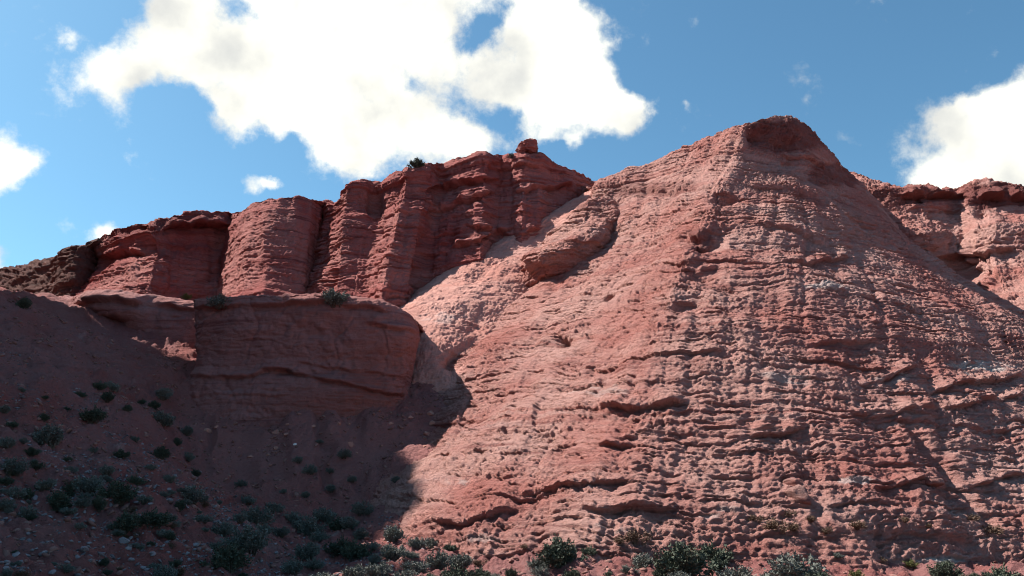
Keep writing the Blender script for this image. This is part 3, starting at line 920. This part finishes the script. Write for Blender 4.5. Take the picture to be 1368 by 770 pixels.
def shrub_meshes(seed, nstem, nleaf, hgt, spread, leaf):
    """Unit-wide shrub: bent stems fanning out from one base, small leaves crowding their outer ends."""
    r = np.random.default_rng(seed)
    sv, sf = [], []
    tips = []
    lobes = [(r.uniform(-.26, .26), r.uniform(-.26, .26)) for _ in range(5)]
    for k in range(nstem):
        a = r.uniform(0, 2 * math.pi)
        lean = r.uniform(.05, 1) ** .7
        L_ = r.uniform(.5, 1.08)
        wob = r.uniform(.85, 1.1)
        end = np.array([math.cos(a) * spread * lean * wob, math.sin(a) * spread * lean * wob, hgt * math.sqrt(max(.02, 1 - (lean * .93) ** 2)) * L_ + .04])
        cx, cy = lobes[r.integers(len(lobes))]
        b0 = np.array([cx * .6 + math.cos(a) * .04, cy * .6 + math.sin(a) * .04, -.08])
        end = end * np.array([.72, .72, 1.0 - .5 * math.hypot(cx, cy)]) + np.array([cx, cy, 0])
        c = b0 * .5 + end * np.array([.35, .35, .62]) + r.normal(0, .03, 3)
        path = [((1 - t) ** 2) * b0 + 2 * t * (1 - t) * c + t * t * end for t in np.linspace(0, 1, 5)]
        tips.append(path)
        for i, q in enumerate(path):
            w = .012 * (1 - i / 5)
            for j in range(3):
                sv.append(tuple(q + np.array([math.cos(j * 2.09) * w, math.sin(j * 2.09) * w, 0])))
        o = len(sv) - 15
        for i in range(4):
            for j in range(3):
                sf.append((o + i * 3 + j, o + i * 3 + (j + 1) % 3, o + i * 3 + 3 + (j + 1) % 3, o + i * 3 + 3 + j))
    lv, lf = [], []
    for k in range(nleaf):
        path = tips[r.integers(nstem)]
        t = r.uniform(.38, 1.03) ** .8
        i = min(int(t * 4), 3)
        f = t * 4 - i
        q = path[i] * (1 - f) + path[i + 1] * f + r.normal(0, .040, 3)
        if q[2] < .0:
            continue
        dirv = (q - np.array([0, 0, hgt * .15]))
        dirv = dirv / (np.linalg.norm(dirv) + 1e-6) + r.normal(0, .55, 3)
        dirv /= np.linalg.norm(dirv)
        sd = np.cross(dirv, r.normal(0, 1, 3))
        sd /= np.linalg.norm(sd) + 1e-6
        l, w = leaf * r.uniform(.6, 1.4), leaf * .30 * r.uniform(.7, 1.3)
        o = len(lv)
        lv += [tuple(q - dirv * l * .5), tuple(q + sd * w), tuple(q + dirv * l * .5), tuple(q - sd * w)]
        lf.append((o, o + 1, o + 2, o + 3))
    return lv, lf, sv, sf


PROTO = {}


def proto(kind):
    """First of each kind of shrub; the rest are copies of it."""
    spec = {'sage': (21, 60, 3600, .50, .50, .060, M_GREY), 'sage2': (22, 46, 2800, .42, .52, .060, M_GREY), 'sage3': (27, 50, 3000, .60, .46, .065, M_GREY),
            'dark': (23, 60, 4200, .58, .50, .062, M_DEEP), 'dark2': (24, 50, 3200, .48, .52, .065, M_DEEP),
            'dry': (25, 55, 900, .55, .50, .075, M_DRY), 'lime': (26, 40, 1800, .55, .46, .07, M_LIME)}[kind]
    lv, lf, sv, sf = shrub_meshes(*spec[:6])
    fo = mesh_from('foliage', lv, lf, spec[6])
    st = mesh_from('stems', sv, sf, M_DRY if kind == 'dry' else M_STEM)
    return fo, st


bpy.context.view_layer.update()
DG = bpy.context.evaluated_depsgraph_get()


def hit(u, v):
    d = ray(u, v)
    d = Vector(tuple(d / np.linalg.norm(d)))
    ok, loc, nrm, _i, ob, _m = scn.ray_cast(DG, Vector(tuple(EYE)), d, distance=300)
    return (loc, nrm, ob) if ok else (None, None, None)


RND = random.Random(4)


def shrub(u, v, w, kind, label, group=None, fit_h=1.0):
    loc, nrm, ob = hit(u, v + .30 * w)
    if loc is None:
        loc, nrm, ob = hit(u, v + .30 * w + 8)
        if loc is None:
            return None
    if kind not in PROTO:
        PROTO[kind] = proto(kind)
    name = {'dry': 'dry_bush', 'lime': 'grass_tuft'}.get(kind, 'shrub')
    root = bpy.data.objects.new(name, None)
    COL.objects.link(root)
    root.empty_display_size = .2
    dist = (loc.y * math.cos(PITCH) + (loc.z - 1.6) * math.sin(PITCH))
    sc = w / FPX * dist * 1.0
    root.location = loc - Vector((0, 0, .03 * sc))
    root.scale = (sc * RND.uniform(.92, 1.08), sc * RND.uniform(.9, 1.1), sc * fit_h * RND.uniform(.88, 1.12))
    root.rotation_euler = (RND.uniform(-.08, .08), RND.uniform(-.08, .08), RND.uniform(0, 6.28))
    root['label'] = label
    root['category'] = 'bush' if kind != 'lime' else 'grass tuft'
    if group:
        root['group'] = group
    for nm, me in zip(('foliage', 'stems'), PROTO[kind]):
        c = bpy.data.objects.new(nm, me)
        COL.objects.link(c)
        c.parent = root
    return root


# bushes that can be told apart
SOLO = [
    (450, 394, 44, 'sage', 'round grey bush growing on the rim of the big flat-topped block'),
    (297, 399, 34, 'sage2', 'low grey bush on the block rim, left of the round grey bush'),
    (250, 395, 17, 'lime', 'yellow-green tuft on the ledge above the smaller sandstone ledge'),
    (557, 217, 23, 'dark', 'dark bush on the skyline of the back cliff'),
    (684, 200, 11, 'sage3', 'tiny thin bush on the skyline just left of the cap rock'),
    (31, 405, 24, 'dark', 'dark bush on the crest of the left slope below the dark crag'),
    (747, 740, 60, 'dark', 'wide dark green bush at the foot of the big hill, left end of the row'),
    (786, 734, 27, 'dark2', 'small dark bush touching the right side of the wide dark bush'),
    (911, 747, 80, 'dark', 'largest dark green bush at the foot of the big hill'),
    (957, 737, 58, 'dark2', 'dark bush directly right of and behind the largest dark bush'),
    (859, 748, 42, 'sage', 'grey-green bush just left of the largest dark bush'),
    (986, 764, 52, 'sage2', 'low grey bush in front of the largest dark bush, to its right'),
    (1066, 757, 76, 'sage3', 'tall domed grey bush standing alone at the foot of the big hill'),
    (1094, 768, 40, 'dark2', 'small dark bush tucked against the right of the domed grey bush'),
    (1264, 763, 42, 'dark', 'round dark bush alone on the red soil, right of the domed grey bush'),
    (1338, 768, 58, 'dark2', 'wide low dark bush, rightmost of the row at the hill foot'),
    (1145, 767, 22, 'lime', 'small green tuft between the domed grey bush and the round dark bush'),
    (1216, 752, 22, 'lime', 'thin sparse green plant left of the round dark bush'),
    (305, 742, 62, 'dark', 'big dark bush among the grey stones near the bottom edge'),
    (329, 720, 56, 'sage3', 'large grey bush directly behind the big dark bush'),
    (155, 655, 54, 'dark', 'big very dark bush in the middle of the shaded left slope'),
    (202, 688, 48, 'dark2', 'greener spreading bush above the low rock step'),
    (170, 695, 44, 'dark', 'dark bush on the edge of the low rock step, left of the greener one'),
    (65, 580, 48, 'sage', 'widest grey bush high on the left slope'),
    (122, 550, 40, 'dark2', 'dark bush on the upper left slope left of the block base'),
    (220, 558, 36, 'sage', 'grey-blue bush close to the lower left corner of the big block'),
    (484, 678, 30, 'sage3', 'tall grey bush at the lower tip of the clay fan'),
    (528, 640, 17, 'sage', 'lone bush in the shaded gully beside the big hill'),
    (425, 345 + 243, 12, 'sage2', 'tiny grey plant high on the bare clay fan'),
]
for (u, v, w, k, lab) in SOLO:
    shrub(u, v, w, k, lab)

DRYL = [(1147, 697, 30), (1056, 683, 22), (1040, 697, 40), (1325, 702, 38), (1300, 688, 24), (1206, 692, 18), (1083, 690, 22), (854, 712, 40), (1011, 690, 22), (826, 718, 22), (1105, 706, 20), (1060, 700, 26), (1180, 745, 18), (643, 748, 22), (700, 728, 16), (1240, 700, 14)]
for (u, v, w) in DRYL:
    shrub(u, v, w, 'dry', 'dry brown leafless bush on the red foot of the big hill', 'dry bushes on the hill foot', .7)
FOOT = [(722, 750, 32), (766, 765, 27), (839, 758, 27), (961, 752, 30), (906, 768, 30), (812, 766, 14), (722, 762, 26), (685, 765, 24), (1117, 740, 16), (880, 765, 22), (1030, 768, 24), (1300, 768, 20), (655, 768, 26)]
for i, (u, v, w) in enumerate(FOOT):
    shrub(u, v, w, ('sage2', 'dark2')[i % 2], 'small bush between the larger bushes along the big hill foot', 'small bushes at the hill foot')
BELT = [(524, 712, 35), (579, 722, 34), (557, 725, 24), (469, 697, 32), (471, 733, 46), (526, 735, 40), (555, 753, 42), (584, 748, 36), (615, 746, 40), (612, 766, 50), (502, 762, 42), (497, 727, 22),
        (409, 702, 42), (436, 687, 36), (457, 697, 38), (373, 708, 26), (367, 676, 28), (343, 688, 38), (409, 733, 42), (451, 728, 46), (391, 754, 36), (433, 768, 42), (296, 706, 30), (287, 727, 20), (640, 764, 34),
        (480, 712, 28), (425, 715, 28), (390, 690, 26), (540, 768, 36), (570, 770, 34), (470, 765, 36), (350, 705, 26), (418, 752, 26), (320, 690, 24), (600, 730, 22), (500, 745, 26), (545, 738, 24)]
for i, (u, v, w) in enumerate(BELT):
    shrub(u, v, w, ('sage', 'sage2', 'sage3', 'sage', 'dark2')[i % 5], 'grey-green bush in the dense belt of bushes below the clay fan', 'belt of bushes below the clay fan')
FAN = [(328, 665, 24), (322, 645, 16), (400, 612, 18), (414, 627, 19), (445, 650, 21), (409, 660, 15), (440, 627, 16), (460, 606, 18), (380, 655, 12), (470, 640, 13)]
for i, (u, v, w) in enumerate(FAN):
    shrub(u, v, w, ('sage2', 'sage3')[i % 2], 'small bush scattered on the bare clay fan under the big block', 'bushes on the clay fan')
LOWL = [(7, 590, 26), (30, 588, 14), (90, 612, 13), (41, 602, 21), (95, 625, 21), (113, 645, 38), (16, 620, 42), (49, 620, 24), (76, 668, 42), (104, 700, 19), (232, 698, 22), (38, 685, 30), (163, 605, 25), (215, 605, 25),
        (202, 622, 17), (226, 638, 21), (185, 730, 15), (202, 725, 14), (139, 750, 18), (73, 752, 12), (223, 766, 42), (255, 658, 38), (260, 631, 21), (130, 672, 30), (20, 655, 30), (60, 645, 26), (140, 628, 20), (180, 640, 24),
        (240, 675, 22), (270, 690, 24), (195, 665, 24), (5, 672, 26), (92, 650, 20), (225, 715, 18), (125, 600, 16), (180, 585, 16), (250, 610, 18), (8, 640, 24), (35, 660, 24), (110, 668, 26), (270, 665, 20), (10, 765, 20), (160, 712, 14)]
for i, (u, v, w) in enumerate(LOWL):
    shrub(u, v, w, ('sage', 'dark2', 'sage2', 'sage3', 'dark')[(i * 3) % 5], 'low bush among the stones on the lower part of the shaded left slope', 'bushes on the lower left slope')
_r = random.Random(12)
MORE = []
while len(MORE) < 60:
    u_, v_ = _r.uniform(0, 330), _r.uniform(600, 766)
    if v_ > 585 + u_ * .25 and not (u_ < 150 and 700 < v_ < 735):
        MORE.append((u_, v_, _r.uniform(9, 24)))
for i, (u, v, w) in enumerate(MORE):
    shrub(u, v, w, ('sage2', 'sage', 'dry', 'sage3', 'dark2')[i % 5], 'low bush among the stones on the lower part of the shaded left slope', 'bushes on the lower left slope', .8)
UPL = [(130, 513, 23), (150, 515, 24), (143, 529, 24), (106, 525, 17), (216, 524, 27), (206, 540, 18), (189, 536, 13), (6, 545, 20), (58, 557, 17), (90, 545, 12), (30, 520, 12), (170, 545, 14), (15, 565, 18), (250, 575, 20), (235, 590, 16), (60, 530, 10)]
for i, (u, v, w) in enumerate(UPL):
    shrub(u, v, w, ('dark2', 'sage', 'dark')[i % 3], 'small bush on the upper part of the left slope', 'bushes on the upper left slope')

# ------------------------------------------------------------------ stones
def stone_mat(name, c1, c2):
    m, t, b = new_mat(name)
    L = t.links.new
    tc = t.nodes.new('ShaderNodeTexCoord')
    n = t.nodes.new('ShaderNodeTexNoise')
    n.inputs['Scale'].default_value = 5
    n.inputs['Detail'].default_value = 6
    L(tc.outputs['Object'], n.inputs['Vector'])
    gi = t.nodes.new('ShaderNodeNewGeometry')
    ad = t.nodes.new('ShaderNodeMath')
    L(n.outputs['Fac'], ad.inputs[0])
    L(gi.outputs['Random Per Island'], ad.inputs[1])
    mr = t.nodes.new('ShaderNodeMapRange')
    mr.inputs['From Min'].default_value = .4
    mr.inputs['From Max'].default_value = 1.6
    L(ad.outputs[0], mr.inputs[0])
    x = t.nodes.new('ShaderNodeMix')
    x.data_type = 'RGBA'
    L(mr.outputs[0], x.inputs['Factor'])
    x.inputs['A'].default_value = c1 + (1,)
    x.inputs['B'].default_value = c2 + (1,)
    L(x.outputs['Result'], b.inputs['Base Color'])
    bp = t.nodes.new('ShaderNodeBump')
    bp.inputs['Strength'].default_value = .5
    bp.inputs['Distance'].default_value = .03
    L(n.outputs['Fac'], bp.inputs['Height'])
    L(bp.outputs[0], b.inputs['Normal'])
    b.inputs['Roughness'].default_value = .9
    b.inputs['Specular IOR Level'].default_value = .2
    return m


M_STONE = stone_mat('grey_stone', (.10, .08, .088), (.25, .215, .228))
M_WHITE = stone_mat('white_stone', (.6, .57, .54), (.75, .72, .69))
M_REDST = stone_mat('red_boulder', (.26, .115, .09), (.38, .19, .15))


M_RUBBLE = stone_mat('red_rubble', (.15, .07, .06), (.26, .135, .115))


def ico(level):
    import bmesh
    bm = bmesh.new()
    bmesh.ops.create_icosphere(bm, subdivisions=level, radius=1)
    v = np.array([x.co[:] for x in bm.verts])
    f = np.array([[y.index for y in x.verts] for x in bm.faces])
    bm.free()
    return v, f


def stone_mesh(seed, mat, level=3, cuts=9, squash=(1, .8, .55)):
    v, f = ico(level)
    r = np.random.default_rng(seed)
    for k in range(cuts):                                   # broken flat sides
        n = r.normal(0, 1, 3)
        n /= np.linalg.norm(n)
        d = r.uniform(.45, .85)
        t = v @ n
        v = v - np.outer(np.clip(t - d, 0, None), n)
    v = v * (1 + .10 * perlin(v * 2.3 + seed)[:, None] + .04 * perlin(v * 6 + seed)[:, None]) * np.array(squash)
    return mesh_from('stone', [tuple(x) for x in v], [tuple(int(i) for i in x) for x in f], mat, level > 3)


STONES = [stone_mesh(40 + i, M_STONE, 2, 8 + i % 4, (1, .75 + .08 * (i % 3), .42 + .07 * (i % 4))) for i in range(6)]


def place_stone(u, v, size, me, label, category='stone', group=None, name='stone', sink=.25, tilt=.4):
    loc, nrm, ob = hit(u, v)
    if loc is None:
        return
    o = bpy.data.objects.new(name, me)
    COL.objects.link(o)
    o.location = loc + nrm * size * (.25 - sink * .5)
    o.rotation_euler = (RND.uniform(-tilt, tilt), RND.uniform(-tilt, tilt), RND.uniform(0, 6.28))
    o.scale = (size, size, size)
    o['label'], o['category'] = label, category
    if group:
        o['group'] = group
    return o


place_stone(394, 594, .075, stone_mesh(60, M_WHITE, 3, 6, (1, .8, .6)), 'lone small white stone on the bare clay fan')
place_stone(1068, 660, .42, stone_mesh(61, M_HILL, 4, 9, (1, .9, .7)), 'rounded red boulder sitting on the lower face of the big hill', 'boulder', None, 'boulder', .9, .2)
place_stone(1247, 646, .40, stone_mesh(62, M_HILL, 4, 8, (1, .8, .5)), 'flat oval red boulder wedged in the hill face above the right gully', 'boulder', None, 'boulder', .9, .15)
place_stone(1060, 646, .28, stone_mesh(63, M_HILL, 4, 8, (1, .7, .45)), 'smaller red slab resting just above the rounded boulder', 'boulder', None, 'boulder', .3, .2)
FALLEN = [stone_mesh(80 + i, M_REDST, 3, 10, (1, .8, .6 + .08 * i)) for i in range(3)]
rf = random.Random(5)
for i in range(26):
    u = rf.uniform(268, 590)
    v = 566 + rf.uniform(0, 1) ** 2 * 50 - (max(0, u - 470) * .14)
    place_stone(u, v, rf.uniform(.07, .2) * (1.5 if i % 9 == 0 else 1), FALLEN[i % 3], 'fallen red stone lying on the clay at the foot of the big shaded block', 'stone', 'fallen stones under the block', 'stone', .9)
RS = np.random.default_rng(77)
n_ = 0
while n_ < 130:
    u, v = RS.uniform(0, 440), RS.uniform(585, 768)
    if v < 640 and RS.uniform() < .8 or (v > 700 and v < 725 and u < 160) or (u > 300 and v < 700) or (u > 260 and RS.uniform() < .4):
        continue
    big = RS.uniform() < .12
    sz = RS.uniform(.085, .135) if big else RS.uniform(.035, .085)
    place_stone(u, v, sz, STONES[n_ % 6], 'grey stone lying among the bushes at the lower left', 'stone', 'grey stones on the lower left slope')
    n_ += 1


def ground_z(x, y):
    az = np.degrees(np.arctan2(x, y))
    r = np.hypot(x, y)
    i = np.clip(np.searchsorted(GROUND['az'], az) - 1, 0, len(GROUND['az']) - 2)
    j = np.clip(np.searchsorted(GROUND['rr'], r) - 1, 0, len(GROUND['rr']) - 2)
    fa = (az - GROUND['az'][i]) / (GROUND['az'][i + 1] - GROUND['az'][i])
    fr = (r - GROUND['rr'][j]) / (GROUND['rr'][j + 1] - GROUND['rr'][j])
    Z = GROUND['z']
    return (Z[i, j] * (1 - fa) * (1 - fr) + Z[i + 1, j] * fa * (1 - fr) + Z[i, j + 1] * (1 - fa) * fr + Z[i + 1, j + 1] * fa * fr)


def gravel(name, n, mat, seed, box, lo, hi, keep):
    r = np.random.default_rng(seed)
    x, y = r.uniform(box[0], box[1], n), r.uniform(box[2], box[3], n)
    k = keep(x, y, r)
    x, y = x[k], y[k]
    z = ground_z(x, y)
    v0, f0 = ico(1)
    m = len(x)
    s = lo + (hi - lo) * r.uniform(0, 1, m) ** 3
    a = r.uniform(0, 6.28, m)
    vv = v0[None] * (1 + .32 * r.uniform(-1, 1, (m, len(v0), 1))) * np.stack([s, s * r.uniform(.55, 1, m), s * r.uniform(.3, .6, m)], 1)[:, None, :]
    ca, sa = np.cos(a)[:, None], np.sin(a)[:, None]
    tx, ty = r.normal(0, .35, m)[:, None], r.normal(0, .35, m)[:, None]
    X, Y, Z = vv[:, :, 0] * ca - vv[:, :, 1] * sa, vv[:, :, 0] * sa + vv[:, :, 1] * ca, vv[:, :, 2]
    Z = Z + X * tx + Y * ty
    V = np.stack([X + x[:, None], Y + y[:, None], Z + z[:, None] + s[:, None] * .12], 2).reshape(-1, 3)
    F = (f0[None] + (np.arange(m) * len(v0))[:, None, None]).reshape(-1, 3)
    me = bpy.data.meshes.new(name)
    me.vertices.add(len(V))
    me.vertices.foreach_set('co', V.astype(np.float32).ravel())
    me.loops.add(F.size)
    me.loops.foreach_set('vertex_index', F.astype(np.int32).ravel())
    me.polygons.add(len(F))
    me.polygons.foreach_set('loop_start', np.arange(0, F.size, 3, dtype=np.int32))
    me.update(calc_edges=True)
    me.materials.append(mat)
    o = bpy.data.objects.new(name, me)
    COL.objects.link(o)
    o['kind'] = 'stuff'
    return o


def keep_grey(x, y, r):
    p = np.stack([x, y, np.zeros_like(x)], 1)
    d = fbm(p * .45 + 3, 3) + .18
    return (r.uniform(0, 1, len(x)) < np.clip(d * 2.2, .08, 1)) & (x < -.69 * 0 - .5) & (np.abs(x) < .75 * y) & (x < -.02 * y - .8 - .12 * (y - 13)) & (y < 24.5)


gravel('gravel', 30000, M_STONE, 5, (-19, -.5, 11, 24.5), .015, .068, keep_grey)


def keep_red(x, y, r):
    p = np.stack([x, y, np.zeros_like(x)], 1)
    return (r.uniform(0, 1, len(x)) < np.clip(fbm(p * .6 + 13, 3) * 2 + .5, .1, 1)) & (np.abs(x) < .75 * y)


gravel('rubble', 30000, M_RUBBLE, 6, (-24, 14, 13, 33), .02, .11, keep_red)
